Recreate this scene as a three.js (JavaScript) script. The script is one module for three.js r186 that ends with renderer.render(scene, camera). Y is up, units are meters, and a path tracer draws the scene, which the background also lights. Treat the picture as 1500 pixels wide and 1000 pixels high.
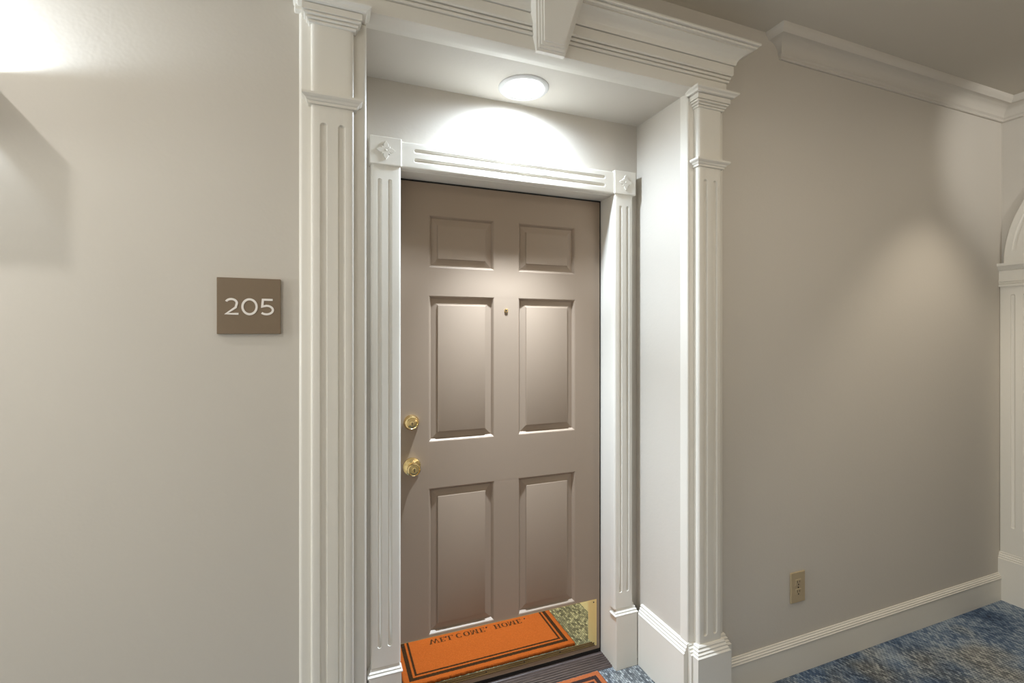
import * as THREE from 'three';
import { RoundedBoxGeometry } from 'three/addons/geometries/RoundedBoxGeometry.js';
import { mergeGeometries, mergeVertices, toCreasedNormals } from 'three/addons/utils/BufferGeometryUtils.js';
import { RectAreaLightUniformsLib } from 'three/addons/lights/RectAreaLightUniformsLib.js';
import { ImprovedNoise } from 'three/addons/math/ImprovedNoise.js';

// ------------------------------------------------------------------ camera, light, exposure
const scene = new THREE.Scene();
scene.background = new THREE.Color(0x000000);
const FOCAL = 704, YAW = THREE.MathUtils.degToRad(21.35);
const camera = new THREE.PerspectiveCamera(2 * THREE.MathUtils.radToDeg(Math.atan(500 / FOCAL)), 1.5, 0.05, 40);
camera.position.set(0, 1.461, 1.49);
camera.rotation.set(0, -YAW, 0);
camera.setViewOffset(1500, 1000, 0, 12, 1500, 1000);
const renderer = new THREE.WebGLRenderer({ antialias: true });
renderer.toneMapping = THREE.LinearToneMapping;
renderer.toneMappingExposure = 0.9;
renderer.shadowMap.enabled = true;
RectAreaLightUniformsLib.init();
const HALL = { left: -4.2, right: 3.49, depth: 1.75, ceil: 2.723 };
const CAN = { niche: 7.6, nicheCore: 1.8, nicheBeam: 24, hallLeft: 2.4, hallLeftWide: 5.8, hallRight: 5.0, hallRightWide: 0.5, sconceUp: 1.0, sconce: 0.2, fillDrumLeft: 1.9, fillDrumLeftGlow: 0.15, fillDrumRight: 1.7, fillDrumRightGlow: 0.1, eyeball: 2.4, fillOpalLeft: 0.4, fillOpalRight: 0.6, window: 11.5 };  // drum, opal and window entries power added fill lights
const FILL_DAY = new THREE.Color().setRGB(0.93, 1.0, 1.04), COOL = new THREE.Color().setRGB(0.85, 1.0, 1.17), NEUTRAL = new THREE.Color().setRGB(1.0, 0.995, 0.97), WARM = new THREE.Color().setRGB(1.0, 0.91, 0.775);

// ------------------------------------------------------------------ materials
let seed = 7;
const rnd = () => { seed = (seed * 16807) % 2147483647; return seed / 2147483647; };
const noise = new ImprovedNoise();
function grainTexture(size, fn, srgb) {
  const d = new Uint8Array(size * size * 4);
  for (let j = 0; j < size; j++) for (let i = 0; i < size; i++) {
    const c = fn(i, j), k = 4 * (j * size + i);
    d[k] = c[0]; d[k + 1] = c[1]; d[k + 2] = c[2]; d[k + 3] = 255;
  }
  const t = new THREE.DataTexture(d, size, size);
  t.wrapS = t.wrapT = THREE.RepeatWrapping; t.magFilter = THREE.LinearFilter; t.minFilter = THREE.LinearMipmapLinearFilter; t.generateMipmaps = true;
  if (srgb) t.colorSpace = THREE.SRGBColorSpace;
  t.needsUpdate = true;
  return t;
}
// roller-painted plaster relief, one tile = 0.5 m
const stipple = grainTexture(256, (i, j) => {
  const a = noise.noise(i * 0.25, j * 0.25, 3.3) * 60 + noise.noise(i * 0.09, j * 0.09, 9.1) * 50 + 128;
  return [a, a, a];
});
stipple.repeat.set(2, 2);
// fine brushing along painted boards
const brushed = grainTexture(256, (i, j) => {
  const a = 128 + noise.noise(i * 0.35, j * 0.02, 1.7) * 60 + noise.noise(i * 0.08, j * 0.05, 4.2) * 40;
  return [a, a, a];
});
brushed.repeat.set(3, 3);
const lin = (r, g, b) => new THREE.Color().setRGB(r, g, b);
const M = {
  wall: new THREE.MeshStandardMaterial({ name: 'wall_paint', color: lin(0.595, 0.55, 0.482), roughness: 0.6, bumpMap: stipple, bumpScale: 0.0004 }),
  ceiling: new THREE.MeshStandardMaterial({ name: 'ceiling_paint', color: lin(0.58, 0.535, 0.455), roughness: 0.9 }),
  trim: new THREE.MeshPhysicalMaterial({ name: 'trim_enamel', color: lin(0.76, 0.72, 0.64), roughness: 0.42, clearcoat: 0.12, clearcoatRoughness: 0.2 }),
  door: new THREE.MeshPhysicalMaterial({ name: 'door_enamel', color: lin(0.288, 0.216, 0.155), roughness: 0.5 }),
  brass: new THREE.MeshStandardMaterial({ name: 'polished_brass', color: lin(0.86, 0.66, 0.32), metalness: 1, roughness: 0.2 }),
  plate: new THREE.MeshStandardMaterial({ name: 'mirror_brass', color: lin(0.92, 0.735, 0.35), metalness: 1, roughness: 0.025 }),
  screw: new THREE.MeshStandardMaterial({ name: 'dark_screw', color: lin(0.03, 0.022, 0.015), metalness: 0.4, roughness: 0.5 }),
  black: new THREE.MeshStandardMaterial({ name: 'black_rubber', color: lin(0.012, 0.011, 0.011), roughness: 0.7 }),
  keyway: new THREE.MeshStandardMaterial({ name: 'keyway_dark', color: lin(0.02, 0.015, 0.01), roughness: 0.6 }),
  signPlate: new THREE.MeshStandardMaterial({ name: 'sign_plate', color: lin(0.20, 0.142, 0.087), roughness: 0.5, metalness: 0.0 }),
  signWhite: new THREE.MeshStandardMaterial({ name: 'sign_numeral', color: lin(0.85, 0.80, 0.74), roughness: 0.5 }),
  outlet: new THREE.MeshStandardMaterial({ name: 'almond_plastic', color: lin(0.46, 0.36, 0.22), roughness: 0.35 }),
  slot: new THREE.MeshStandardMaterial({ name: 'slot_dark', color: lin(0.02, 0.014, 0.008), roughness: 0.8 }),
  canTrim: new THREE.MeshStandardMaterial({ name: 'can_trim', color: lin(0.8, 0.8, 0.79), roughness: 0.45 }),
  lens: new THREE.MeshStandardMaterial({ name: 'lamp_lens_glow', color: lin(0.9, 0.9, 0.9), emissive: lin(1, 1, 1), emissiveIntensity: 2.2, roughness: 0.5 }),
  sconce: new THREE.MeshStandardMaterial({ name: 'sconce_metal', color: lin(0.35, 0.31, 0.25), roughness: 0.5 }),
  pane: new THREE.MeshStandardMaterial({ name: 'added_window_glow', color: lin(0.8, 0.8, 0.8), emissive: lin(0.93, 1, 1.04), emissiveIntensity: 2, roughness: 0.6 }),
  bulb: new THREE.MeshStandardMaterial({ name: 'bulb_glow', color: lin(0.9, 0.9, 0.9), emissive: lin(1, 0.95, 0.87), emissiveIntensity: 3, roughness: 0.5 }),
};

// ------------------------------------------------------------------ helpers
function uvFromPosition(g) {             // uv in metres, by the main direction of each face
  g = g.index ? g.toNonIndexed() : g;
  const p = g.attributes.position, uv = new Float32Array(p.count * 2);
  const a = new THREE.Vector3(), b = new THREE.Vector3(), c = new THREE.Vector3(), n = new THREE.Vector3();
  for (let i = 0; i < p.count; i += 3) {
    a.fromBufferAttribute(p, i); b.fromBufferAttribute(p, i + 1); c.fromBufferAttribute(p, i + 2);
    n.subVectors(b, a).cross(c.clone().sub(a));
    const ax = Math.abs(n.x), ay = Math.abs(n.y), az = Math.abs(n.z);
    [a, b, c].forEach((v, k) => {
      const q = az >= ax && az >= ay ? [v.x, v.y] : ax >= ay ? [v.z, v.y] : [v.x, v.z];
      uv[2 * (i + k)] = q[0]; uv[2 * (i + k) + 1] = q[1];
    });
  }
  g.setAttribute('uv', new THREE.BufferAttribute(uv, 2));
  return g;
}
function finish(g, crease = 0.6) {       // outward winding, creased normals, metre uv
  g = g.index ? g.toNonIndexed() : g;
  for (const k of Object.keys(g.attributes)) if (k !== 'position') g.deleteAttribute(k);
  const p = g.attributes.position; let vol = 0;
  const a = new THREE.Vector3(), b = new THREE.Vector3(), c = new THREE.Vector3();
  for (let i = 0; i < p.count; i += 3) {
    a.fromBufferAttribute(p, i); b.fromBufferAttribute(p, i + 1); c.fromBufferAttribute(p, i + 2);
    vol += a.dot(b.cross(c));
  }
  if (vol < 0) for (let i = 0; i < p.count; i += 3) {
    const x = p.getX(i), y = p.getY(i), z = p.getZ(i);
    p.setXYZ(i, p.getX(i + 1), p.getY(i + 1), p.getZ(i + 1)); p.setXYZ(i + 1, x, y, z);
  }
  g = uvFromPosition(g);
  return toCreasedNormals(g, crease);
}
function box(x0, x1, y0, y1, z0, z1) {
  const g = new THREE.BoxGeometry(Math.abs(x1 - x0), Math.abs(y1 - y0), Math.abs(z1 - z0));
  g.translate((x0 + x1) / 2, (y0 + y1) / 2, (z0 + z1) / 2);
  return uvFromPosition(g);
}
function rbox(x0, x1, y0, y1, z0, z1, r = 0.003, seg = 3) {
  const g = new RoundedBoxGeometry(Math.abs(x1 - x0), Math.abs(y1 - y0), Math.abs(z1 - z0), seg, Math.min(r, Math.abs(x1 - x0) * 0.49, Math.abs(y1 - y0) * 0.49, Math.abs(z1 - z0) * 0.49));
  g.translate((x0 + x1) / 2, (y0 + y1) / 2, (z0 + z1) / 2);
  return uvFromPosition(g);
}
const merge = (list) => mergeGeometries(list.map((g) => { const h = g.index ? g.toNonIndexed() : g.clone(); for (const k of Object.keys(h.attributes)) if (!['position', 'normal', 'uv'].includes(k)) h.deleteAttribute(k); return h; }));
// a moulding: profile [[outward, height], ...] (closed polygon) swept along a plan path [[x, z], ...] with mitred corners; outward lies to the left of (x, z) travel
function sweep(path, profile, crease = 0.5) {
  const n = path.length, m = profile.length, rings = [];
  for (let i = 0; i < n; i++) {
    const dir = (k) => { const dx = path[k + 1][0] - path[k][0], dz = path[k + 1][1] - path[k][1], l = Math.hypot(dx, dz); return [-dz / l, dx / l]; };
    let o;
    if (i === 0) o = dir(0); else if (i === n - 1) o = dir(n - 2);
    else { const a = dir(i - 1), b = dir(i), k = 1 + a[0] * b[0] + a[1] * b[1]; o = [(a[0] + b[0]) / k, (a[1] + b[1]) / k]; }
    rings.push(profile.map(([t, y]) => [path[i][0] + o[0] * t, y, path[i][1] + o[1] * t]));
  }
  const pos = [], tri = (a, b, c) => pos.push(...a, ...b, ...c);
  for (let i = 0; i < n - 1; i++) for (let j = 0; j < m; j++) {
    const k = (j + 1) % m;
    tri(rings[i][j], rings[i + 1][j], rings[i + 1][k]); tri(rings[i][j], rings[i + 1][k], rings[i][k]);
  }
  const faces = THREE.ShapeUtils.triangulateShape(profile.map(([t, y]) => new THREE.Vector2(t, y)), []);
  const area = THREE.ShapeUtils.area(profile.map(([t, y]) => new THREE.Vector2(t, y)));
  const flip = area > 0;
  for (const [a, b, c] of faces) {
    if (flip) { tri(rings[0][a], rings[0][b], rings[0][c]); tri(rings[n - 1][a], rings[n - 1][c], rings[n - 1][b]); }
    else { tri(rings[0][a], rings[0][b], rings[0][c]); tri(rings[n - 1][a], rings[n - 1][c], rings[n - 1][b]); }
  }
  const g = new THREE.BufferGeometry(); g.setAttribute('position', new THREE.Float32BufferAttribute(pos, 3));
  return finish(g, crease);
}
// a board with round-ended flutes sunk in its face; u runs across, v along, w out. frame(u, v, w) gives the point.
function flutedBoard(u0, u1, v0, v1, w0, w1, flutes, fv0, fv1, r, depth, edge, frame = (u, v, w) => [u, v, w]) {
  const us = new Set(), vs = new Set();
  const E = 4;
  for (let k = 0; k <= E; k++) { const t = edge * (1 - Math.cos((k / E) * Math.PI / 2)); us.add(u0 + t); us.add(u1 - t); }
  for (const c of flutes) for (let k = -6; k <= 6; k++) us.add(c + r * Math.sin((k / 6) * Math.PI / 2));
  vs.add(v0); vs.add(v1);
  for (let k = -6; k <= 0; k++) { const t = r * Math.sin((k / 6) * Math.PI / 2); vs.add(fv0 + r + t); vs.add(fv1 - r - t); }
  const U = [...us].sort((a, b) => a - b), V = [...vs].sort((a, b) => a - b);
  const W = (u, v) => {
    let w = w1;
    const e = Math.min(u - u0, u1 - u);
    if (edge > 0 && e < edge) w -= edge - Math.sqrt(Math.max(0, edge * edge - (edge - e) ** 2));
    for (const c of flutes) {
      const dv = v < fv0 + r ? fv0 + r - v : v > fv1 - r ? v - fv1 + r : 0, d = Math.hypot(u - c, dv);
      if (d < r) w -= depth * Math.sqrt(1 - (d / r) ** 2);
    }
    return w;
  };
  const pos = [], tri = (a, b, c) => pos.push(...frame(...a), ...frame(...b), ...frame(...c));
  const quad = (a, b, c, d) => { tri(a, b, c); tri(a, c, d); };
  for (let i = 0; i < U.length - 1; i++) for (let j = 0; j < V.length - 1; j++) {
    const p = (x, y) => [x, y, W(x, y)];
    quad(p(U[i], V[j]), p(U[i + 1], V[j]), p(U[i + 1], V[j + 1]), p(U[i], V[j + 1]));
  }
  for (let i = 0; i < U.length - 1; i++) {
    quad([U[i], v0, w0], [U[i + 1], v0, w0], [U[i + 1], v0, W(U[i + 1], v0)], [U[i], v0, W(U[i], v0)]);
    quad([U[i], v1, w0], [U[i], v1, W(U[i], v1)], [U[i + 1], v1, W(U[i + 1], v1)], [U[i + 1], v1, w0]);
  }
  const we = w1 - edge;
  quad([u0, v0, w0], [u0, v0, we], [u0, v1, we], [u0, v1, w0]);
  quad([u1, v0, w0], [u1, v1, w0], [u1, v1, we], [u1, v0, we]);
  quad([u0, v0, w0], [u0, v1, w0], [u1, v1, w0], [u1, v0, w0]);
  const g = new THREE.BufferGeometry(); g.setAttribute('position', new THREE.Float32BufferAttribute(pos, 3));
  return finish(g, 0.55);
}
function lathe(points, x, y, z, axis = 'z', seg = 48) {   // points [[radius, along], ...]
  const g = new THREE.LatheGeometry(points.map(([r, h]) => new THREE.Vector2(r, h)), seg);
  if (axis === 'z') g.rotateX(Math.PI / 2);
  g.translate(x, y, z);
  return toCreasedNormals(g.toNonIndexed(), 0.7);
}
const taken = new Map();
function numbered(name) { const n = taken.get(name) || 0; taken.set(name, n + 1); return n ? name + '_' + String(n).padStart(3, '0') : name; }
function mesh(name, g, m, parent, label) {
  const o = new THREE.Mesh(g, m); o.name = parent ? name : numbered(name); o.castShadow = o.receiveShadow = true;
  (parent || scene).add(o);
  if (label) o.userData.label = label;
  return o;
}
function tag(o, label, category, group, kind) {
  o.userData.label = label; o.userData.category = category;
  if (group) o.userData.group = group;
  if (kind) o.userData.kind = kind;
  return o;
}
function thing(name, label, category, group, kind) {
  const o = new THREE.Group(); o.name = numbered(name); scene.add(o);
  return tag(o, label, category, group, kind);
}
const struct = (name, g, m, label, category) => tag(mesh(name, g, m), label, category, null, 'structure');

// ------------------------------------------------------------------ the shell
const NL = 0.112, NR = 1.316, NB = -0.325, NC = 2.393, MID = 0.711;      // recess: left, right, back, ceiling, centre
const DL = 0.256, DR = 1.168, DT = 2.056, DZ = -0.402;                    // door leaf
const BACK = -0.5, FAR = 5.2;
// floor with a woven, mottled blue carpet
const carpet = (() => {
  const N = 2048, S = 3.0, pitch = 0.0095, run = 0.017;
  const h2 = (a, b) => { let t = Math.imul(a | 0, 374761393) + Math.imul(b | 0, 668265263); t = Math.imul(t ^ (t >>> 13), 1274126177); return ((t ^ (t >>> 16)) >>> 0) / 4294967296; };
  const bump = new Uint8Array(N * N);
  const map = grainTexture(N, (i, j) => {
    const x = i / N * S, z = j / N * S;
    const big = noise.noise(x * 2.1, z * 2.6, 0.5) + 0.6 * noise.noise(x * 5.3, z * 5.9, 2.5) + 0.35 * noise.noise(x * 13, z * 15, 7.5);
    const beige = noise.noise(x * 2.6 + 11, z * 3.1, 5.5) + 0.5 * noise.noise(x * 7, z * 8, 8.5) + 0.9 * Math.exp(-((x - 2.65) ** 2 + (z - 1.3) ** 2) / 0.09);
    const ux = x / pitch, row = Math.floor(ux), fr = ux - row;
    const uz = z / run + h2(row, 5) * 0.0 + (row % 2) * 0.5, col = Math.floor(uz), fc = uz - col;
    const loop = Math.sqrt(Math.max(0, 1 - (2 * fr - 1) ** 2)) * Math.sqrt(Math.max(0, 1 - Math.abs(2 * fc - 1) ** 3));
    const rv = h2(row, col);
    const light = 0.5 + 0.55 * big + (rv - 0.5) * 0.5;
    const dark = [26, 38, 58], mid = [72, 94, 122], pale = [156, 168, 178], sand = [164, 160, 148];
    const t = Math.min(1, Math.max(0, light)), s = Math.min(1, Math.max(0, (beige - 0.05) * 2.2));
    let c = t < 0.5 ? dark.map((v, k) => v + (mid[k] - v) * t * 2) : mid.map((v, k) => v + (pale[k] - v) * (t - 0.5) * 2);
    c = c.map((v, k) => v + (sand[k] * (0.55 + 0.6 * rv) - v) * s * 0.75);
    bump[j * N + i] = 255 * loop;
    const gap = 0.14 + 0.86 * Math.min(1, loop * 1.5);      // colour goes darker between the loops
    return c.map((v, k) => Math.min(255, dark[k] * 0.5 * (1 - gap) + v * gap));
  }, true);
  map.repeat.set(1 / S, 1 / S); map.offset.set(0.5, 0.5);
  const bd = new Uint8Array(N * N * 4);
  for (let k = 0; k < N * N; k++) { bd[4 * k] = bd[4 * k + 1] = bd[4 * k + 2] = bump[k]; bd[4 * k + 3] = 255; }
  const bt = new THREE.DataTexture(bd, N, N); bt.wrapS = bt.wrapT = THREE.RepeatWrapping; bt.magFilter = THREE.LinearFilter; bt.needsUpdate = true;
  bt.repeat.copy(map.repeat); bt.offset.copy(map.offset);
  return new THREE.MeshStandardMaterial({ name: 'carpet', map, bumpMap: bt, bumpScale: 0.002, roughness: 0.95 });
})();
struct('floor', box(HALL.left - 0.1, FAR, -0.12, 0, BACK, HALL.depth + 0.1), carpet, 'mottled blue and grey woven carpet covering the hall floor', 'floor');
struct('ceiling', box(HALL.left - 0.1, FAR, HALL.ceil, HALL.ceil + 0.1, BACK, HALL.depth + 0.1), M.ceiling, 'flat dim beige hall ceiling above the crown moulding', 'ceiling');
struct('wall_left', box(HALL.left, NL, 0, HALL.ceil, BACK, 0), M.wall, 'beige hall wall carrying the number sign beside the recess', 'wall');
struct('wall_right', box(NR, FAR, 0, HALL.ceil, BACK, 0), M.wall, 'beige hall wall carrying the power outlet between recess and arch', 'wall');
struct('wall_header', box(NL, NR, NC, HALL.ceil, BACK, 0), M.wall, 'beige wall above the entry recess with its flat soffit', 'wall');
struct('wall_niche', merge([box(NL, 0.225, 0, NC, BACK, NB), box(1.2, NR, 0, NC, BACK, NB), box(0.225, 1.2, 2.09, NC, BACK, NB), box(0.225, 1.2, 0, 2.09, BACK - 0.06, BACK)]), M.wall, 'cream back wall of the entry recess around the door', 'wall');
struct('wall_niche_right', box(NR - 0.002, NR + 0.01, 0, NC, NB, -0.001), M.wall, 'brightly lit cream side wall of the entry recess', 'wall');
struct('wall_niche_left', box(NL - 0.01, NL + 0.002, 0, NC, NB, -0.001), M.wall, 'cream side wall of the recess next to the lock side of the door', 'wall');
struct('wall_front', box(HALL.left, FAR, 0, HALL.ceil, HALL.depth, HALL.depth + 0.1), M.wall, 'beige hall wall opposite the door, behind the viewer', 'wall');
struct('wall_far', merge([box(HALL.left - 0.1, HALL.left, 0, HALL.ceil, BACK, HALL.depth + 0.1)]), M.wall, 'beige wall closing the hall beyond the wall sconce', 'wall');
struct('wall_beyond', box(FAR, FAR + 0.1, 0, HALL.ceil, BACK, HALL.depth + 0.1), M.wall, 'beige wall seen through the archway', 'wall');

// added window, put in at the unseen hall end to light it lengthwise
{
  const t = thing('window_1', 'added bright window, unseen, lighting the hall from its far end', 'window', null, 'structure');
  const x = HALL.left, z0 = 0.3, z1 = 1.4, y0 = 0.75, y1 = 2.25;
  mesh('added_window_frame', merge([rbox(x, x + 0.03, y0 - 0.08, y0, z0 - 0.08, z1 + 0.08), rbox(x, x + 0.03, y1, y1 + 0.08, z0 - 0.08, z1 + 0.08), rbox(x, x + 0.03, y0, y1, z0 - 0.08, z0), rbox(x, x + 0.03, y0, y1, z1, z1 + 0.08)]), M.trim, t);
  mesh('pane', box(x, x + 0.008, y0, y1, z0, z1), M.pane, t, 'glowing pane of the added window');
  const l = new THREE.RectAreaLight(FILL_DAY, CAN.window, z1 - z0, y1 - y0);
  l.position.set(x + 0.02, (y0 + y1) / 2, (z0 + z1) / 2); l.lookAt(x + 2, (y0 + y1) / 2, (z0 + z1) / 2); t.add(l);
}
// ------------------------------------------------------------------ end wall with an arched opening, its piers and archivolt
const EX = HALL.right, AZ = 0.712, AR = 0.70, AY = 1.845, PW = 0.136;
{
  const s = new THREE.Shape();
  s.moveTo(0, 0); s.lineTo(0, HALL.ceil); s.lineTo(HALL.depth, HALL.ceil); s.lineTo(HALL.depth, 0);
  s.lineTo(AZ + AR - PW + 0.01, 0); s.lineTo(AZ + AR - PW + 0.01, AY);
  s.absarc(AZ, AY, AR - PW + 0.01, 0, Math.PI, false);
  s.lineTo(AZ - AR + PW - 0.01, 0); s.lineTo(0, 0);
  const g = new THREE.ExtrudeGeometry(s, { depth: 0.14, bevelEnabled: false, curveSegments: 40 });
  g.rotateY(-Math.PI / 2); g.translate(EX + 0.14, 0, 0);
  struct('wall_end', finish(g), M.wall, 'beige wall at the end of the hall pierced by an archway', 'wall');
  const t = thing('trim_1', 'cream fluted arch surround with piers on the end wall', 'arch trim', null, 'structure');
  // frame for things on the end wall: u = z, v = y, w = out towards -x
  const fr = (u, v, w) => [EX - w, v, u];
  for (const side of [0, 1]) {
    const z0 = side ? AZ + AR - PW : 0.001, z1 = side ? z0 + PW + 0.011 : AZ - AR + PW;
    mesh('pier', flutedBoard(z0, z1, 0.26, 1.716, -0.005, 0.022, [z0 + 0.055, z0 + 0.103], 0.405, 1.672, 0.0095, 0.006, 0.004, fr), M.trim, t);
    const pth = [[EX, z0], [EX - 0.022, z0], [EX - 0.022, z1], [EX, z1]];
    const p = sweep(pth, [[-0.02, 0], [0.014, 0], [0.014, 0.228], [0.011, 0.23], [0.011, 0.239], [0.007, 0.241], [0.007, 0.25], [0.003, 0.252], [0.003, 0.262], [-0.02, 0.266]]);
    mesh('plinth_block', p, M.trim, t);
    mesh('impost', sweep(pth, [[-0.02, 1.716], [0.008, 1.716], [0.008, 1.727], [0.004, 1.729], [0.009, 1.735], [0.005, 1.739], [0.01, 1.745], [0.006, 1.752], [0.004, 1.757], [0.004, 1.803], [0.012, 1.808], [0.022, 1.826], [0.026, 1.829], [0.026, 1.843], [-0.02, 1.846]]), M.trim, t);
  }
  // archivolt: a half ring with one flute following the curve
  const pos = [], prof = [];
  const r0 = AR - PW, r1 = AR - 0.003;
  prof.push([r0, -0.005], [r0, 0.018], [r0 + 0.004, 0.022]);
  for (const c of [AR - 0.092, AR - 0.044]) for (let k = -5; k <= 5; k++) { const d = 0.0095 * Math.sin(k / 5 * Math.PI / 2); prof.push([c + d, 0.022 - 0.006 * Math.sqrt(Math.max(0, 1 - (d / 0.0095) ** 2))]); }
  prof.push([r1 - 0.004, 0.022], [r1, 0.018], [r1, -0.005]);
  const flat = prof.map(([r, w]) => [r, r > r0 + 0.006 && r < r1 - 0.006 ? 0.022 : w]);
  const S = 72, ring = [];
  for (let i = 0; i <= S; i++) {
    const a = Math.PI * i / S, P = (i < 3 || i > S - 3) ? flat : prof;
    ring.push(P.map(([r, w]) => fr(AZ - r * Math.cos(a), AY + r * Math.sin(a), w)));
  }
  for (let i = 0; i < S; i++) for (let j = 0; j < prof.length; j++) {
    const k = (j + 1) % prof.length;
    pos.push(...ring[i][j], ...ring[i + 1][j], ...ring[i + 1][k], ...ring[i][j], ...ring[i + 1][k], ...ring[i][k]);
  }
  const ga = new THREE.BufferGeometry(); ga.setAttribute('position', new THREE.Float32BufferAttribute(pos, 3));
  mesh('archivolt', finish(ga, 0.55), M.trim, t);
}

// ------------------------------------------------------------------ door frame: fluted casings, corner blocks, plinths, jambs
const CZ = -0.29;                      // casing face
const CAPS = (o, y) => [[o, y], [o, y + 0.004], [o - 0.005, y + 0.009], [o - 0.005, y + 0.014], [o - 0.010, y + 0.019], [o - 0.010, y + 0.025], [o - 0.015, y + 0.03], [o - 0.015, y + 0.036], [o - 0.019, y + 0.041]];
{
  const t = thing('trim_2', 'cream fluted door casing with carved corner blocks in the recess', 'door casing', null, 'structure');
  const L0 = 0.156, L1 = 0.261, R0 = 1.1735, R1 = 1.268;
  mesh('casing_board', flutedBoard(L0, L1, 0.262, 2.072, NB - 0.005, CZ, [0.186, 0.222], 0.33, 2.018, 0.0078, 0.0065, 0.008), M.trim, t);
  mesh('casing_board', flutedBoard(R0, R1, 0.262, 2.072, NB - 0.005, CZ, [1.204, 1.240], 0.33, 2.018, 0.0078, 0.0065, 0.008), M.trim, t);
  mesh('head_casing', flutedBoard(2.066, 2.162, 0.258, 1.176, NB - 0.005, CZ, [2.098, 2.132], 0.308, 1.128, 0.0085, 0.006, 0.006, (u, v, w) => [v, u, w]), M.trim, t);
  for (const [x0, x1] of [[0.15, 0.263], [1.170, 1.280]]) {
    const b = mesh('corner_block', rbox(x0, x1, 2.066, 2.168, NB - 0.005, CZ + 0.007, 0.004), M.trim, t);
    const cx = (x0 + x1) / 2, cy = 2.118, zf = CZ + 0.007;
    for (let k = 0; k < 8; k++) {                             // four large leaves and four small ones between them
      const big = k % 2 === 0, a = k * Math.PI / 4, len = big ? 0.033 : 0.021, wid = big ? 0.0115 : 0.0065;
      const s = new THREE.Shape(); s.moveTo(0.004, 0); s.quadraticCurveTo(len * 0.5, wid * 1.6, len, 0); s.quadraticCurveTo(len * 0.5, -wid * 1.6, 0.004, 0);
      const g = new THREE.ExtrudeGeometry(s, { depth: 0.002, bevelEnabled: true, bevelThickness: 0.003, bevelSize: 0.0014, bevelOffset: -0.0012, bevelSegments: 2, curveSegments: 6 });
      const vein = rbox(0.004, len * 0.86, -0.0007, 0.0007, 0.002, 0.0042, 0.0006, 1);
      const whole = merge([uvFromPosition(g), vein]);
      whole.rotateZ(a); whole.translate(cx, cy, zf - 0.0005);
      mesh('leaf', whole, M.trim, b);
    }
    const bead = new THREE.SphereGeometry(0.0058, 16, 10); bead.scale(1, 1, 0.8); bead.translate(cx, cy, zf + 0.002); mesh('bead', bead, M.trim, b);
  }
  for (const [x0, x1] of [[0.148, 0.262], [1.176, 1.286]]) {
    mesh('plinth_block', rbox(x0, x1, 0, 0.236, NB - 0.005, -0.281, 0.003), M.trim, t);
    mesh('plinth_cap', sweep([[x0 + 0.0135, NB], [x0 + 0.0135, -0.299], [x1 - 0.0135, -0.299], [x1 - 0.0135, NB]], [[-0.02, 0.232], ...CAPS(0.018, 0.232), [-0.02, 0.275]]), M.trim, t);
  }
  mesh('jamb', merge([rbox(1.1765, 1.2, 0, 2.09, -0.47, NB + 0.006, 0.002), rbox(1.1795, 1.2, 0, 2.09, NB, CZ - 0.012, 0.002)]), M.trim, t);
  mesh('jamb', merge([rbox(0.225, 0.2485, 0, 2.09, -0.47, NB + 0.006, 0.002), rbox(0.225, 0.2455, 0, 2.09, NB, CZ - 0.012, 0.002)]), M.trim, t);
  mesh('head_jamb', rbox(0.225, 1.2, 2.064, 2.09, -0.47, NB + 0.006, 0.002), M.trim, t);
  mesh('weatherstrip', merge([box(1.1635, 1.1772, 0.0, 2.066, -0.47, -0.409), box(0.2478, 0.2575, 0.0, 2.066, -0.47, -0.409), box(0.248, 1.177, 2.053, 2.0645, -0.47, -0.409)]), M.black, t, 'black rubber seal around the door leaf');
}
// liner boards at the mouth of the recess
{
  const t = thing('trim_3', 'narrow glossy cream liner boards around the mouth of the recess', 'trim', null, 'structure');
  mesh('liner_board', rbox(NR - 0.006, NR + 0.002, 0.258, NC, -0.037, 0.002, 0.002), M.trim, t);
  mesh('liner_board', rbox(NL - 0.002, NL + 0.005, 0.258, NC, -0.037, 0.002, 0.002), M.trim, t);
  const wedge = [[NL, NC + 0.004, 0.002], [NL, NC - 0.0075, 0.002], [NL, NC - 0.0005, -0.037], [NR, NC + 0.004, 0.002], [NR, NC - 0.0075, 0.002], [NR, NC - 0.0005, -0.037]];
  const wp = [], wq = (...k) => k.forEach((q) => wp.push(...wedge[q]));
  wq(0, 1, 2, 3, 5, 4, 0, 4, 1, 0, 3, 4, 1, 5, 2, 1, 4, 5, 0, 2, 5, 0, 5, 3);
  const wg = new THREE.BufferGeometry(); wg.setAttribute('position', new THREE.Float32BufferAttribute(wp, 3));
  mesh('soffit_board', finish(wg, 0.2), M.trim, t);
}

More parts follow.
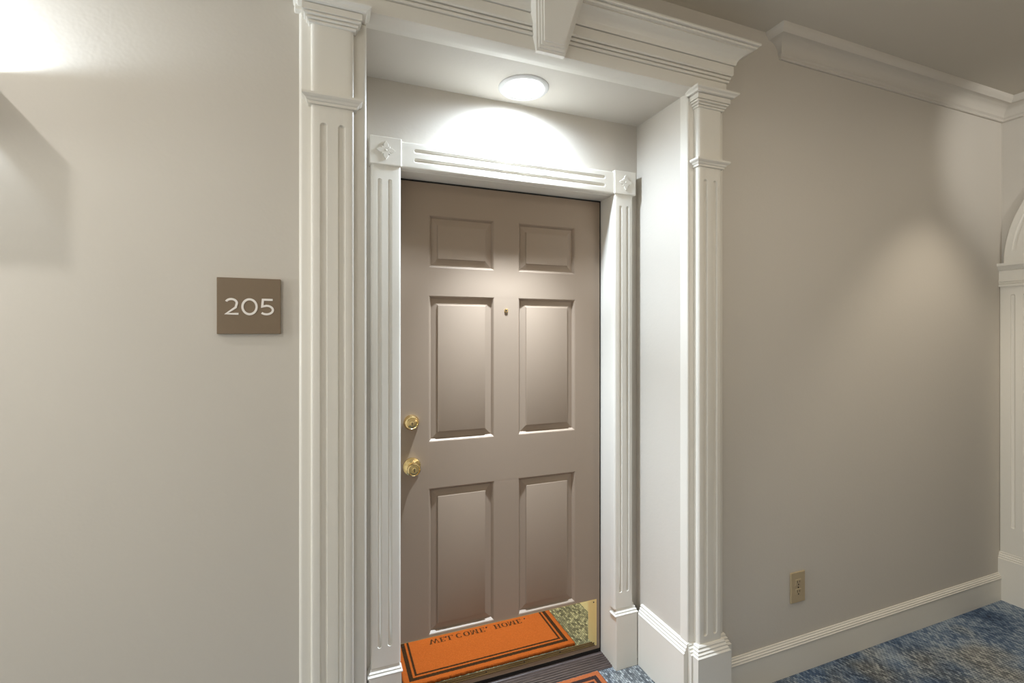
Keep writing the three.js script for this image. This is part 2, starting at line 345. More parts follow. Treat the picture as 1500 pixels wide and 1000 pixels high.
// ------------------------------------------------------------------ pilasters beside the recess
const PZ = 0.0295, BO = 0.024;
function pilaster(name, label, a, inner) {          // a = left edge of the shaft, inner = side towards the recess (+1: recess lies right)
  const t = thing(name, label, 'pilaster', null, 'structure');
  const b = a + 0.115, bz = inner > 0 ? 0.006 : 0.001;
  const x0 = inner > 0 ? a - 0.031 : NR - 0.0055, x1 = inner > 0 ? NL + 0.0045 : b + 0.031;
  mesh('backing_board', flutedBoard(x0, x1, 0.0, 2.37, -0.004, bz + 0.004, [], 1, 1.5, 0.01, 0, inner > 0 ? 0.009 : 0.005), M.trim, t);
  mesh('backing_cap', rbox(inner > 0 ? x0 - 0.012 : b, inner > 0 ? a : x1 + 0.012, 2.366, 2.385, -0.004, bz + 0.014, 0.004), M.trim, t);
  mesh('shaft', flutedBoard(a, b, 0.25, 2.335, 0, PZ, [a + 0.0335, a + 0.0815], 0.288, 2.057, 0.0098, 0.0085, 0.0085), M.trim, t);
  const path = [[a, 0.002], [a, PZ], [b, PZ], [b, 0.002]];
  mesh('neck_band', sweep(path, [[-0.01, 2.104], [0.007, 2.104], [0.007, 2.111], [0.011, 2.113], [0.014, 2.118], [0.021, 2.122], [0.023, 2.125], [0.023, 2.131], [0.003, 2.136], [-0.01, 2.136]]), M.trim, t);
  mesh('capital', sweep(path, [[-0.01, 2.331], [0.005, 2.331], [0.007, 2.333], [0.007, 2.337], [0.004, 2.338], [0.004, 2.3395], [0.010, 2.3395], [0.012, 2.3415], [0.012, 2.3455], [0.009, 2.3465], [0.009, 2.348], [0.016, 2.348], [0.018, 2.350], [0.018, 2.354], [0.015, 2.355], [0.015, 2.3565], [0.022, 2.3565], [0.022, 2.3745], [0.018, 2.3745], [0.018, 2.3765], [0.033, 2.3765], [0.037, 2.382], [0.044, 2.3855], [0.046, 2.388], [0.046, 2.3935], [-0.01, 2.3935]], 0.4), M.trim, t);
  // base: board and stepped cap follow the shaft, and run on into the recess
  const base = inner > 0
    ? [[x0, 0.0], [x0, bz], [a, bz], [a, PZ], [b, PZ], [b, bz], [x1, bz]]
    : [[x0, bz], [a, bz], [a, PZ], [b, PZ], [b, bz], [x1, bz], [x1, 0.0]];
  mesh('plinth', sweep(base, [[-0.003, 0], [BO, 0], [BO, 0.221], [-0.003, 0.221]]), M.trim, t);
  mesh('base_cap', sweep(base, [[-0.003, 0.2205], ...CAPS(BO, 0.2205), [-0.003, 0.262]]), M.trim, t);
  return t;
}
pilaster('trim_4', 'cream fluted pilaster between the number sign and the recess', -0.035, 1);
pilaster('trim_5', 'cream fluted pilaster between the recess and the outlet wall', 1.342, -1);

// ------------------------------------------------------------------ entablature over the recess, with keystone
{
  const t = thing('trim_6', 'cream stepped cornice with a keystone above the recess', 'cornice', null, 'structure');
  const x0 = -0.047, x1 = 1.469, z = 0.04, path = [[x0, 0], [x0, z], [x1, z], [x1, 0]];
  mesh('architrave', sweep(path, [[-0.043, NC - 0.0078], [-0.036, NC - 0.0078], [-0.006, NC - 0.0005], [-0.001, NC + 0.002], [0, NC + 0.006], [0, 2.4375], [-0.043, 2.4375]], 0.4), M.trim, t);
  mesh('bed_moulding', sweep(path, [[-0.03, 2.437], [-0.002, 2.437], [-0.002, 2.4395], [0.006, 2.4395], [0.008, 2.442], [0.008, 2.4475], [0.006, 2.4495], [0.002, 2.4495], [0.002, 2.4515], [0.010, 2.4515], [0.012, 2.454], [0.012, 2.4595], [0.010, 2.4615], [0.005, 2.4615], [0.005, 2.4635], [0.015, 2.4635], [0.019, 2.468], [0.019, 2.500], [0.010, 2.500], [0.010, 2.503], [-0.03, 2.503]], 0.3), M.trim, t);
  const cove = []; for (let k = 0; k <= 8; k++) { const a = k / 8 * Math.PI / 2; cove.push([0.066 - 0.04 * Math.cos(a) , 2.506 + 0.038 * (1 - Math.cos(a)) * 0.35 + 0.038 * 0.65 * Math.sin(a)]); }
  mesh('cornice_moulding', sweep(path, [[-0.03, 2.502], [0.024, 2.502], ...cove, [0.064, 2.547], [0.064, 2.549], [0.076, 2.549], [0.078, 2.552], [0.078, 2.556], [0.073, 2.556], [0.073, 2.558], [0.086, 2.558], [0.088, 2.561], [0.088, 2.567], [-0.03, 2.567]], 0.35), M.trim, t);
  // keystone: leans out as it rises, with a raised, stepped field
  const yb = NC - 0.001, yt = 2.592, H = yt - yb;
  const at = (y) => { const k = (y - yb) / H; return { c: 0.7035 - 0.006 * k, h: 0.052 + 0.0435 * k, z: 0.047 + 0.1 * k }; };
  const block = (inset, lift, base) => {              // a frustum slab: inset from the edges, lifted from the leaning front
    const pts = [], lo = yb + inset, hi = yt - inset;
    for (const y of [lo, hi]) { const q = at(y); for (const s of [-1, 1]) for (const w of [base ? -0.0 : q.z - 0.02, q.z + lift]) pts.push([q.c + s * (q.h - inset), y, w]); }
    const [a, b, c, d, e, f, g2, h] = pts, pos = [];
    const quad = (p, q, r, s) => pos.push(...p, ...q, ...r, ...p, ...r, ...s);
    quad(b, d, h, f); quad(a, e, g2, c); quad(a, b, f, e); quad(c, g2, h, d); quad(a, c, d, b); quad(e, f, h, g2);
    const g = new THREE.BufferGeometry(); g.setAttribute('position', new THREE.Float32BufferAttribute(pos, 3));
    return finish(g, 0.2);
  };
  const k = mesh('keystone', block(0, 0, true), M.trim, t);
  for (const [i, l] of [[0.007, 0.006], [0.014, 0.012], [0.021, 0.018]]) mesh('keystone_step', block(i, l, false), M.trim, k);
}

// ------------------------------------------------------------------ hall crown and baseboards
{
  const p = [[-0.004, 2.622], [0.008, 2.622], [0.012, 2.626], [0.012, 2.634], [0.016, 2.640]];
  for (let k = 0; k <= 8; k++) { const a = k / 8 * Math.PI / 2; p.push([0.018 + 0.05 * (1 - Math.cos(a)), 2.642 + 0.05 * Math.sin(a)]); }
  p.push([0.072, 2.697], [0.078, 2.703], [0.084, 2.712], [0.086, 2.7235], [-0.004, 2.7235]);
  const t = thing('trim_7', 'beige crown moulding along the outlet wall and end wall', 'crown moulding', null, 'structure');
  mesh('crown_run', sweep([[1.812, -0.004], [1.812, 0], [EX, 0], [EX, HALL.depth - 0.001]], p, 0.45), M.wall, t);
  const l = thing('trim_8', 'beige crown moulding along the sign wall beyond the recess', 'crown moulding', null, 'structure');
  mesh('crown_run', sweep([[HALL.left + 0.001, 0], [-0.388, 0], [-0.388, -0.004]], p, 0.45), M.wall, l);
}
const bb = (o) => [[-0.004, 0], [o, 0], [o, 0.119], [-0.004, 0.119]];
const bc = (o) => [[-0.004, 0.1185], [o + 0.002, 0.1185], [o + 0.003, 0.122], [o, 0.126], [o, 0.131], [o - 0.004, 0.134], [o - 0.004, 0.139], [o - 0.008, 0.142], [o - 0.009, 0.147], [-0.004, 0.148]];
function baseboard(name, label, path, o, prof, capprof) {
  const t = thing(name, label, 'baseboard', null, 'structure');
  mesh('board', sweep(path, prof || bb(o)), M.trim, t);
  mesh('cap', sweep(path, capprof || bc(o)), M.trim, t);
}
baseboard('baseboard_right', 'cream baseboard with ridged cap under the outlet', [[1.488 + BO, 0], [EX, 0]], 0.0134);
baseboard('baseboard_left', 'cream baseboard with ridged cap under the number sign', [[HALL.left, 0], [-0.066 - BO, 0]], 0.0134);
baseboard('baseboard_niche', 'cream baseboard with ridged cap on the lit side of the recess', [[NR - 0.0025, -0.285], [NR - 0.0025, 0.007 + 0.0005]], BO + 0.002,
  [[-0.003, 0], [BO, 0], [BO, 0.221], [-0.003, 0.221]], [[-0.003, 0.2205], ...CAPS(BO, 0.2205), [-0.003, 0.262]]);

baseboard('baseboard_niche_left', 'cream baseboard with ridged cap beside the lock-side door casing', [[NL + 0.0025, 0.0055], [NL + 0.0025, -0.285]], BO,
  [[-0.003, 0], [BO, 0], [BO, 0.221], [-0.003, 0.221]], [[-0.003, 0.2205], ...CAPS(BO, 0.2205), [-0.003, 0.262]]);

// ------------------------------------------------------------------ the door
{
  const t = thing('door_1', 'taupe six-panel entry door with brass locks and kick plate', 'door', null, 'structure');
  const z0 = DZ - 0.045, yb = 0.030;
  const xs = [DL, 0.386, 0.660, 0.769, 1.041, DR], ys = [yb, 0.266, 0.846, 1.030, 1.610, 1.722, 1.930, DT];
  mesh('stile', rbox(xs[0], xs[1], ys[0], ys[7], z0, DZ, 0.0015, 2), M.door, t);
  mesh('stile', rbox(xs[4], xs[5], ys[0], ys[7], z0, DZ, 0.0015, 2), M.door, t);
  for (const [a, b] of [[0, 1], [2, 3], [4, 5], [6, 7]]) mesh('rail', box(xs[1] - 0.001, xs[4] + 0.001, ys[a], ys[b], z0 + 0.001, DZ - 0.0001), M.door, t);
  for (const [a, b] of [[1, 2], [3, 4], [5, 6]]) mesh('mullion', box(xs[2], xs[3], ys[a], ys[b], z0 + 0.001, DZ - 0.0002), M.door, t);
  const panel = (x0, x1, y0, y1) => {
    const steps = [[0, -0.0006], [0.003, -0.0016], [0.0085, -0.0095], [0.0105, -0.0125], [0.036, -0.0075], [0.0368, -0.0035], [0.039, -0.0030]];
    const ring = steps.map(([i, d]) => [[x0 + i, y0 + i, DZ + d], [x1 - i, y0 + i, DZ + d], [x1 - i, y1 - i, DZ + d], [x0 + i, y1 - i, DZ + d]]);
    ring.unshift([[x0, y0, z0 + 0.004], [x1, y0, z0 + 0.004], [x1, y1, z0 + 0.004], [x0, y1, z0 + 0.004]]);
    const pos = [], quad = (p, q, r, s) => pos.push(...p, ...q, ...r, ...p, ...r, ...s);
    for (let i = 0; i < ring.length - 1; i++) for (let k = 0; k < 4; k++) { const m = (k + 1) % 4; quad(ring[i][k], ring[i][m], ring[i + 1][m], ring[i + 1][k]); }
    const f = ring[ring.length - 1]; quad(f[0], f[1], f[2], f[3]);
    const q = ring[0]; quad(q[0], q[3], q[2], q[1]);
    const g = new THREE.BufferGeometry(); g.setAttribute('position', new THREE.Float32BufferAttribute(pos, 3));
    return finish(g, 0.25);
  };
  for (const [a, b] of [[1, 2], [3, 4], [5, 6]]) for (const [c, d] of [[1, 2], [3, 4]]) mesh('panel', panel(xs[c], xs[d], ys[a], ys[b]), M.door, t);
  mesh('door_sweep', box(DL + 0.002, DR - 0.002, 0.0118, 0.0305, z0 + 0.008, DZ - 0.006), M.black, t, 'black sweep under the door');
  // mirror-polished brass kick plate with dark screws
  const kx0 = 0.268, kx1 = 1.151, ky0 = 0.048, ky1 = 0.2565;
  const kp = mesh('kick_plate', box(kx0, kx1, ky0, ky1, DZ - 0.0005, DZ + 0.0012), M.plate, t, 'mirror-polished brass kick plate');
  const sg = new THREE.SphereGeometry(0.0034, 12, 6, 0, Math.PI * 2, 0, Math.PI / 2); sg.rotateX(Math.PI / 2); sg.scale(1, 1, 0.5);
  const spots = [];
  for (let i = 0; i < 6; i++) spots.push([0.284 + i * 0.1704, ky1 - 0.012], [0.284 + i * 0.1704, ky0 + 0.012]);
  for (const [x, y] of spots) { const s = mesh('screw', sg, M.screw, kp); s.position.set(x, y, DZ + 0.001); }
  // deadbolt
  const dx = 0.3175, dy = 1.113;
  const db = mesh('deadbolt', lathe([[0.0001, -0.001], [0.0302, -0.001], [0.0306, 0.002], [0.030, 0.006], [0.0265, 0.0155], [0.0248, 0.0185], [0.0232, 0.019], [0.0232, 0.0205], [0.0215, 0.0215], [0.0205, 0.0205], [0.0195, 0.0192], [0.0001, 0.0192]], dx, dy, DZ), M.brass, t, 'round brass deadbolt');
  mesh('key_cylinder', lathe([[0.0001, 0.018], [0.0085, 0.018], [0.0085, 0.0215], [0.0078, 0.0222], [0.0001, 0.0222]], dx, dy - 0.003, DZ), M.brass, db);
  mesh('keyhole', box(dx - 0.0011, dx + 0.0011, dy - 0.0095, dy + 0.0025, DZ + 0.02, DZ + 0.0227), M.keyway, db);
  // knob with rose and key cylinder
  const nx = 0.319, ny = 0.941;
  const kb = mesh('door_knob', lathe([[0.0001, 0.008], [0.0125, 0.008], [0.0125, 0.022], [0.0135, 0.026], [0.0175, 0.030], [0.0225, 0.036], [0.0252, 0.044], [0.0255, 0.050], [0.0245, 0.056], [0.0228, 0.0595], [0.0205, 0.0605], [0.0195, 0.0590], [0.0185, 0.0572], [0.011, 0.0572], [0.0001, 0.0572]], nx, ny, DZ), M.brass, t, 'round brass door knob');
  mesh('rose', lathe([[0.0001, -0.001], [0.0345, -0.001], [0.035, 0.002], [0.034, 0.0052], [0.0305, 0.007], [0.024, 0.0078], [0.021, 0.0105], [0.017, 0.0125], [0.0001, 0.0125]], nx, ny, DZ), M.brass, kb);
  mesh('key_cylinder', lathe([[0.0001, 0.056], [0.0088, 0.056], [0.0088, 0.0592], [0.008, 0.06], [0.0001, 0.06]], nx, ny, DZ), M.brass, kb);
  mesh('keyhole', box(nx - 0.0012, nx + 0.0012, ny - 0.0065, ny + 0.0055, DZ + 0.058, DZ + 0.0605), M.keyway, kb);
  // peephole
  const px = 0.713, py = 1.556;
  const pv = mesh('peephole', lathe([[0.0001, -0.001], [0.0082, -0.001], [0.0084, 0.0015], [0.0074, 0.0034], [0.005, 0.0040], [0.0044, 0.0028], [0.0001, 0.0028]], px, py, DZ, 'z', 24), M.brass, t, 'small brass peephole');
  mesh('eye_lens', lathe([[0.0001, 0.002], [0.0043, 0.002], [0.003, 0.0036], [0.0001, 0.0042]], px, py, DZ, 'z', 20), M.black, pv);
  // ribbed dark bronze threshold
  const ribStreaks = grainTexture(512, (i, j) => {          // lit and shaded ribs painted as streaks along the length
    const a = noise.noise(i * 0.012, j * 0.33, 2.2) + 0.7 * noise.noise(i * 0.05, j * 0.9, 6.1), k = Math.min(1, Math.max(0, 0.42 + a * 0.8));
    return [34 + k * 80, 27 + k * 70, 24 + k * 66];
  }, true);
  ribStreaks.repeat.set(1.1, 9);
  const tm = new THREE.MeshStandardMaterial({ name: 'threshold_bronze', map: ribStreaks, roughness: 0.42, metalness: 0.15 });
  const prof = [[-0.06, 0], [0.092, 0], [0.0915, 0.0025]];
  for (let k = 0; k < 7; k++) { const o = 0.089 - k * 0.012, y = 0.0035 + k * 0.0010; prof.push([o, y], [o - 0.0015, y + 0.003], [o - 0.0075, y + 0.0033], [o - 0.0095, y + 0.0002]); }
  prof.push([0.004, 0.0115], [-0.06, 0.0115]);
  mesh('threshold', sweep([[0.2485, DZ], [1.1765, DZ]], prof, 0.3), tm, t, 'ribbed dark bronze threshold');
}

// ------------------------------------------------------------------ doormat
{
  const W = 0.79, D = 0.47, X0 = 0.306, Z0 = -0.302, PX = 2048, PY = 1218;
  const cv = document.createElement('canvas'); cv.width = PX; cv.height = PY;
  const c = cv.getContext('2d'), k = PX / W;
  c.fillStyle = 'rgb(154,80,36)'; c.fillRect(0, 0, PX, PY);
  const speck = (n, col, l) => { c.strokeStyle = col; c.lineWidth = 1.6; for (let i = 0; i < n; i++) { const x = rnd() * PX, y = rnd() * PY, a = rnd() * 6.28; c.beginPath(); c.moveTo(x, y); c.lineTo(x + Math.cos(a) * l, y + Math.sin(a) * l); c.stroke(); } };
  speck(16000, 'rgba(206,116,66,0.5)', 9); speck(14000, 'rgba(150,66,26,0.45)', 8); speck(5000, 'rgba(220,150,100,0.4)', 6);
  c.strokeStyle = 'rgb(38,18,12)';
  c.lineWidth = 0.018 * k; c.strokeRect(0.033 * k, 0.033 * k, PX - 0.066 * k, PY - 0.066 * k);
  c.lineWidth = 0.0095 * k; c.strokeRect(0.056 * k, 0.056 * k, PX - 0.112 * k, PY - 0.112 * k);
  c.fillStyle = 'rgb(48,22,12)'; c.font = 'bold ' + Math.round(0.047 * k) + 'px serif'; c.textBaseline = 'alphabetic'; c.textAlign = 'center';
  const write = (word, x0, x1) => { const n = word.length; for (let i = 0; i < n; i++) c.fillText(word[i], (x0 + (x1 - x0) * (i + 0.5) / n - X0) * k, (0.302 - 0.036) * k); };
  write('WELCOME', 0.462, 0.738); write('HOME', 0.778, 0.93);
  speck(9000, 'rgba(182,88,46,0.35)', 7);
  const map = new THREE.CanvasTexture(cv); map.colorSpace = THREE.SRGBColorSpace; map.anisotropy = 8;
  const coir = grainTexture(512, () => { const a = 60 + rnd() * 195; return [a, a, a]; }); coir.repeat.set(2.2, 1.3);
  const mm = new THREE.MeshStandardMaterial({ name: 'coir', map, roughness: 1, bumpMap: coir, bumpScale: 0.003 });
  // a pile surface that is slightly uneven with a ragged edge
  const nx = 160, nz = 96, pos = [], uv = [], idx = [], T = 0.013;
  for (let j = 0; j <= nz; j++) for (let i = 0; i <= nx; i++) {
    const u = i / nx, v = j / nz, e = Math.min(i, nx - i, j, nz - j);
    const jx = e === 0 ? (rnd() - 0.5) * 0.003 : 0, jz = e === 0 ? (rnd() - 0.5) * 0.003 : 0;
    pos.push(X0 + u * W + jx, T - (e === 0 ? 0.003 : 0) + (rnd() - 0.5) * 0.0012, Z0 + v * D + jz); uv.push(u, 1 - v);
  }
  for (let j = 0; j < nz; j++) for (let i = 0; i < nx; i++) { const a = j * (nx + 1) + i, b = a + 1, d = a + nx + 1, e = d + 1; idx.push(a, d, b, b, d, e); }
  const rim = []; for (let i = 0; i <= nx; i++) rim.push(i); for (let j = 1; j <= nz; j++) rim.push(j * (nx + 1) + nx); for (let i = nx - 1; i >= 0; i--) rim.push(nz * (nx + 1) + i); for (let j = nz - 1; j > 0; j--) rim.push(j * (nx + 1));
  const n0 = pos.length / 3;
  for (const r of rim) { pos.push(pos[3 * r], 0.0005, pos[3 * r + 2]); uv.push(uv[2 * r], uv[2 * r + 1]); }
  for (let i = 0; i < rim.length; i++) { const m = (i + 1) % rim.length; idx.push(rim[i], rim[m], n0 + i, rim[m], n0 + m, n0 + i); }
  const g = new THREE.BufferGeometry(); g.setAttribute('position', new THREE.Float32BufferAttribute(pos, 3)); g.setAttribute('uv', new THREE.Float32BufferAttribute(uv, 2)); g.setIndex(idx); g.computeVertexNormals();
  tag(mesh('doormat', g, mm), 'orange coir doormat with dark double border reading WELCOME HOME', 'doormat');
}

// ------------------------------------------------------------------ number sign
{
  const t = thing('number_sign', 'square brown sign with white numerals 205 on the wall', 'sign');
  const x0 = -0.267, x1 = -0.113, y0 = 1.459, y1 = 1.611, zf = 0.0105;
  mesh('plate', rbox(x0, x1, y0, y1, 0.0, zf, 0.0012, 2), M.signPlate, t);
  const w = 0.0056, H = 0.0455, base = 1.5105;
  const stroke = (pts) => {                         // a pen stroke of width w through the points
    const L = [], R = [];
    for (let i = 0; i < pts.length; i++) {
      const a = pts[Math.max(0, i - 1)], b = pts[Math.min(pts.length - 1, i + 1)];
      let d1 = [pts[i][0] - a[0], pts[i][1] - a[1]], d2 = [b[0] - pts[i][0], b[1] - pts[i][1]];
      const nrm = (d) => { const l = Math.hypot(...d) || 1; return [d[0] / l, d[1] / l]; };
      d1 = i ? nrm(d1) : nrm(d2); d2 = i < pts.length - 1 ? nrm(d2) : d1;
      const n1 = [-d1[1], d1[0]], n2 = [-d2[1], d2[0]], k = Math.max(0.35, 1 + n1[0] * n2[0] + n1[1] * n2[1]);
      const m = [(n1[0] + n2[0]) / k * w / 2, (n1[1] + n2[1]) / k * w / 2];
      L.push(new THREE.Vector2(pts[i][0] + m[0], pts[i][1] + m[1])); R.push(new THREE.Vector2(pts[i][0] - m[0], pts[i][1] - m[1]));
    }
    return new THREE.Shape([...L, ...R.reverse()]);
  };
  const arc = (cx, cy, rx, ry, a0, a1, n) => Array.from({ length: n + 1 }, (_, i) => { const a = (a0 + (a1 - a0) * i / n) * Math.PI / 180; return [cx + rx * Math.cos(a), cy + ry * Math.sin(a)]; });
  const q = w / 2;
  const two = stroke([...arc(0.0158, H - 0.0135, 0.0130, 0.0135 - q, 158, -20, 18), [0.0262, 0.0205], [0.0040, q + 0.0004], [0.0330, q + 0.0004]]);
  const zero = new THREE.Shape(); zero.absellipse(0.0198, H / 2, 0.0198, H / 2 + 0.0004, 0, Math.PI * 2); const hole = new THREE.Path(); hole.absellipse(0.0198, H / 2, 0.0198 - w * 0.98, H / 2 - w * 0.98, 0, Math.PI * 2, true); zero.holes.push(hole);
  const five = stroke([[0.0305, H - q], [0.0062, H - q], [0.0047, 0.0238], [0.0150, 0.0262], ...arc(0.0150, 0.0146, 0.0158, 0.0146 - q, 72, -138, 20)]);
  for (const [nm, s, x] of [['numeral', two, x0 + 0.0185], ['numeral', zero, x0 + 0.0580], ['numeral', five, x0 + 0.1040]]) {
    const g = new THREE.ExtrudeGeometry(s, { depth: 0.0012, bevelEnabled: false, curveSegments: 32 });
    g.translate(x, base, zf - 0.0002);
    mesh(nm, finish(g, 0.5), M.signWhite, t, 'raised white numeral');
  }
}

// ------------------------------------------------------------------ power outlet
{
  const t = thing('power_outlet', 'almond duplex power outlet low on the wall', 'outlet');
  const x0 = 1.864, x1 = 1.950, y0 = 0.299, y1 = 0.431, cx = (x0 + x1) / 2, cy = (y0 + y1) / 2;
  mesh('cover_plate', rbox(x0, x1, y0, y1, 0, 0.007, 0.0045, 4), M.outlet, t);
  for (const s of [-1, 1]) {
    const y = cy + s * 0.0205;
    const r = mesh('receptacle', rbox(cx - 0.017, cx + 0.017, y - 0.0145, y + 0.0145, 0.004, 0.0085, 0.0035, 3), M.outlet, t);
    mesh('slot', box(cx - 0.0078, cx - 0.0052, y - 0.001, y + 0.009, 0.006, 0.0088), M.slot, r);
    mesh('slot', box(cx + 0.0052, cx + 0.0078, y + 0.0005, y + 0.0085, 0.006, 0.0088), M.slot, r);
    const gh = new THREE.CylinderGeometry(0.0032, 0.0032, 0.003, 12); gh.rotateX(Math.PI / 2); gh.translate(cx, y - 0.0075, 0.0073);
    mesh('ground_hole', gh, M.slot, r);
  }
  const sc = new THREE.CylinderGeometry(0.003, 0.003, 0.002, 12); sc.rotateX(Math.PI / 2); sc.translate(cx, cy, 0.0075);
  mesh('cover_screw', sc, M.screw, t);
}

// ------------------------------------------------------------------ lamps
function spot(parent, x, y, z, intensity, angle, penumbra, size, color) {
  const l = new THREE.SpotLight(color, intensity, 0, angle, penumbra, 2);
  l.position.set(x, y, z); l.target.position.set(x, y - 1, z); l.castShadow = true; l.shadow.radius = size / 0.02; l.shadow.mapSize.set(1024, 1024); l.shadow.bias = -0.0005;
  parent.add(l); parent.add(l.target);
}
function can(label, x, y, z, r) {
  const t = thing('recessed_light', label, 'ceiling light');
  mesh('trim_ring', lathe([[r * 0.8, 0.0005], [r * 0.8, -0.004], [r * 0.84, -0.007], [r * 0.97, -0.005], [r, -0.002], [r, 0.0005]].map(([a, b]) => [a, b]), x, y, z, 'y', 64), M.canTrim, t);
  mesh('lens', lathe([[0.0001, -0.0055], [r * 0.5, -0.0052], [r * 0.8, -0.0035], [r * 0.815, -0.0005], [0.0001, -0.0005]], x, y, z, 'y', 64), M.lens, t, 'glowing white lens');
  return t;
}
const nicheCan = can('round recessed light glowing in the recess soffit above the door', 0.706, NC, -0.195, 0.096);
spot(nicheCan, 0.706, NC - 0.009, -0.195, CAN.niche, 1.565, 0.75, 0.04, COOL);
spot(nicheCan, 0.706, NC - 0.009, -0.195, CAN.nicheBeam, 0.54, 1.0, 0.03, COOL);
spot(nicheCan, 0.706, NC - 0.009, -0.195, CAN.nicheCore, 0.80, 0.3, 0.012, COOL);
for (const [x, z, label, tone, beam, wide] of [[-1.26, 0.41, 'round recessed hall ceiling light beyond the wall sconce', NEUTRAL, CAN.hallLeft, CAN.hallLeftWide], [2.83, 0.55, 'round recessed hall ceiling light before the archway', WARM, CAN.hallRight, CAN.hallRightWide]]) {
  const c = can(label, x, HALL.ceil, z, 0.09);
  spot(c, x, HALL.ceil - 0.009, z, beam, x > 0 ? 0.72 : 0.66, 0.35, 0.02, tone);
  spot(c, x, HALL.ceil - 0.009, z, wide, 1.45, 1.0, 0.03, tone);
}
// open-topped box sconce on the sign wall
{
  const t = thing('wall_sconce', 'box-shaped wall sconce open above and below on the sign wall', 'wall lamp');
  const x1 = -0.742, x0 = -0.942, p = 0.10, yt = 2.07, yb = 1.88, k = 0.003;
  mesh('front_panel', rbox(x0, x1, yb, yt, p - k, p, 0.001, 1), M.sconce, t);
  for (const x of [x0, x1 - k]) {
    const s = new THREE.Shape([[0, yt], [p - k, yt], [p - k, yb], [0.004, 1.94]].map((q) => new THREE.Vector2(...q)));
    const g = new THREE.ExtrudeGeometry(s, { depth: k, bevelEnabled: false }); g.rotateY(-Math.PI / 2); g.translate(x + k, 0, 0);
    mesh('side_panel', finish(g), M.sconce, t);
  }
  mesh('back_plate', box(x0 + 0.05, x1 - 0.05, 1.94, 2.02, 0, 0.006), M.sconce, t);
  const b = new THREE.SphereGeometry(0.022, 24, 16); b.translate(-0.842, 2.045, 0.052);
  mesh('bulb', b, M.bulb, t);
  const up = new THREE.SpotLight(COOL, CAN.sconceUp, 0, 1.56, 0.15, 2); up.position.set(-0.842, 2.05, 0.052); up.target.position.set(-0.842, 3, 0.052); up.castShadow = true; up.shadow.radius = 0.8; t.add(up); t.add(up.target);
  const l = new THREE.PointLight(COOL, CAN.sconce, 0, 2); l.position.set(-0.842, 2.045, 0.052); l.castShadow = true; l.shadow.radius = 1.0; l.shadow.bias = -0.0005; t.add(l);
}
// adjustable eyeball light on the hall ceiling, turned to the corner by the archway
{
  const t = thing('eyeball_light', 'round adjustable ceiling light turned towards the archway corner', 'ceiling light');
  const x = 3.05, z = 1.4, aim = new THREE.Vector3(3.42, 2.40, 0), at = new THREE.Vector3(x, HALL.ceil - 0.03, z);
  mesh('trim_ring', lathe([[0.06, 0.0005], [0.06, -0.006], [0.075, -0.006], [0.08, 0.0005]], x, HALL.ceil, z, 'y', 40), M.canTrim, t);
  const dir = aim.clone().sub(at).normalize();
  const ball = lathe([[0.0001, -0.03], [0.05, -0.03], [0.056, -0.005], [0.056, 0.02], [0.05, 0.024], [0.046, 0.02], [0.0001, 0.02]], 0, 0, 0, 'z', 40);
  ball.applyQuaternion(new THREE.Quaternion().setFromUnitVectors(new THREE.Vector3(0, 0, 1), dir)); ball.translate(at.x, at.y, at.z);
  mesh('eyeball', ball, M.canTrim, t);
  const face = lathe([[0.0001, 0.0215], [0.045, 0.0215], [0.045, 0.0205], [0.0001, 0.0205]], 0, 0, 0, 'z', 40);
  face.applyQuaternion(new THREE.Quaternion().setFromUnitVectors(new THREE.Vector3(0, 0, 1), dir)); face.translate(at.x, at.y, at.z);
  mesh('lens', face, M.lens, t, 'glowing white lens');
  const l = new THREE.SpotLight(NEUTRAL, CAN.eyeball, 0, 0.43, 0.6, 2); l.position.copy(at).addScaledVector(dir, 0.028); l.target.position.copy(aim); l.castShadow = true; l.shadow.radius = 1.5; t.add(l); t.add(l.target);
}
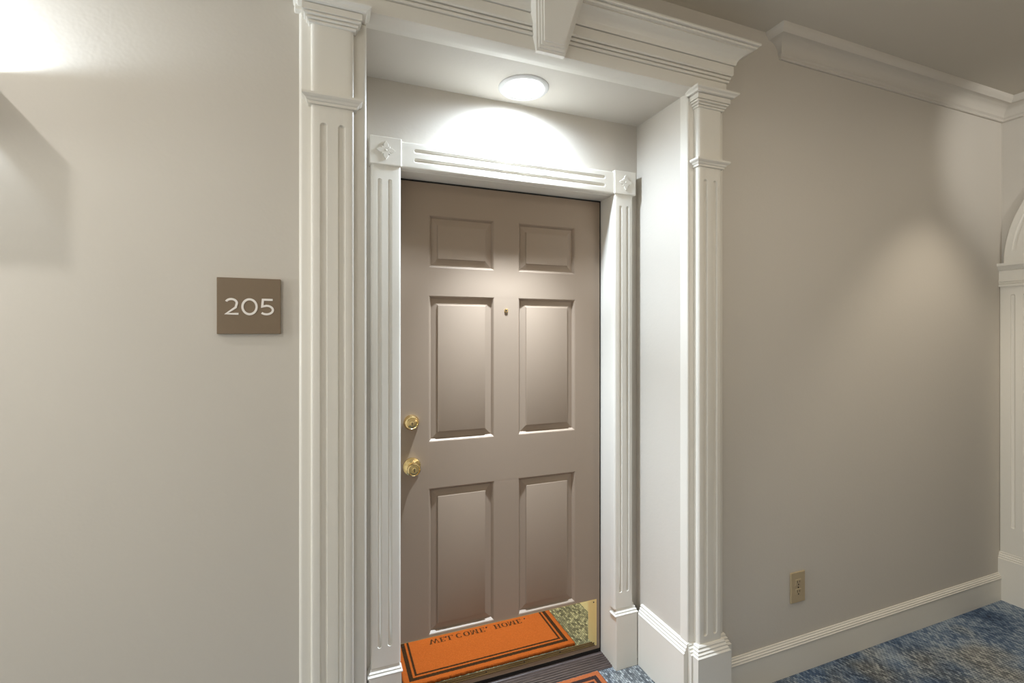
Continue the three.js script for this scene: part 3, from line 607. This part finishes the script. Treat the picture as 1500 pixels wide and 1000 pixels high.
// added fill lights, shaped as opal ceiling drums behind the viewer
for (const [x, z, power, label, tone, glow] of [[-1.05, 1.3, CAN.fillDrumLeft, 'added fill light shaped as an opal ceiling drum facing the number sign', NEUTRAL, CAN.fillDrumLeftGlow], [1.7, 1.3, CAN.fillDrumRight, 'added fill light shaped as an opal ceiling drum facing the outlet wall', WARM, CAN.fillDrumRightGlow]]) {
  const t = thing('fill_drum_light', label, 'ceiling light');
  mesh('canopy', lathe([[0.0001, 0.0005], [0.15, 0.0005], [0.15, -0.02], [0.145, -0.022], [0.0001, -0.022]], x, HALL.ceil, z, 'y', 48), M.canTrim, t);
  mesh('diffuser', lathe([[0.0001, -0.07], [0.10, -0.068], [0.135, -0.06], [0.14, -0.05], [0.14, -0.021], [0.0001, -0.021]], x, HALL.ceil, z, 'y', 48), M.bulb, t, 'glowing opal diffuser');
  spot(t, x, HALL.ceil - 0.076, z, power, 1.565, 0.4, 0.13, tone);
  const inner = new THREE.PointLight(tone, glow, 0, 2); inner.position.set(x, HALL.ceil - 0.046, z); inner.castShadow = true; inner.shadow.radius = 2; t.add(inner);
}
// unseen fill lights added opposite the door, built as opal half-drum sconces
for (const [x, label] of [[-1.0, 'added fill light shaped as an opal sconce opposite the number sign'], [1.95, 'added fill light shaped as an opal sconce opposite the outlet wall']]) {
  const t = thing('fill_opal_sconce', label, 'wall lamp'), zw = HALL.depth, y = 1.6;
  mesh('back_plate', rbox(x - 0.11, x + 0.11, y - 0.13, y + 0.13, zw - 0.012, zw, 0.004), M.canTrim, t);
  const g = new THREE.CylinderGeometry(0.09, 0.09, 0.24, 32, 1, false, Math.PI / 2, Math.PI); g.translate(x, y, zw - 0.012);
  mesh('shade', g, M.bulb, t, 'glowing opal glass shade');
  const l = new THREE.PointLight(x < 0 ? NEUTRAL : WARM, x < 0 ? CAN.fillOpalLeft : CAN.fillOpalRight, 0, 2); l.position.set(x, y, zw - 0.06); l.castShadow = true; l.shadow.radius = 4; l.shadow.bias = -0.0005; t.add(l);
}

renderer.render(scene, camera);
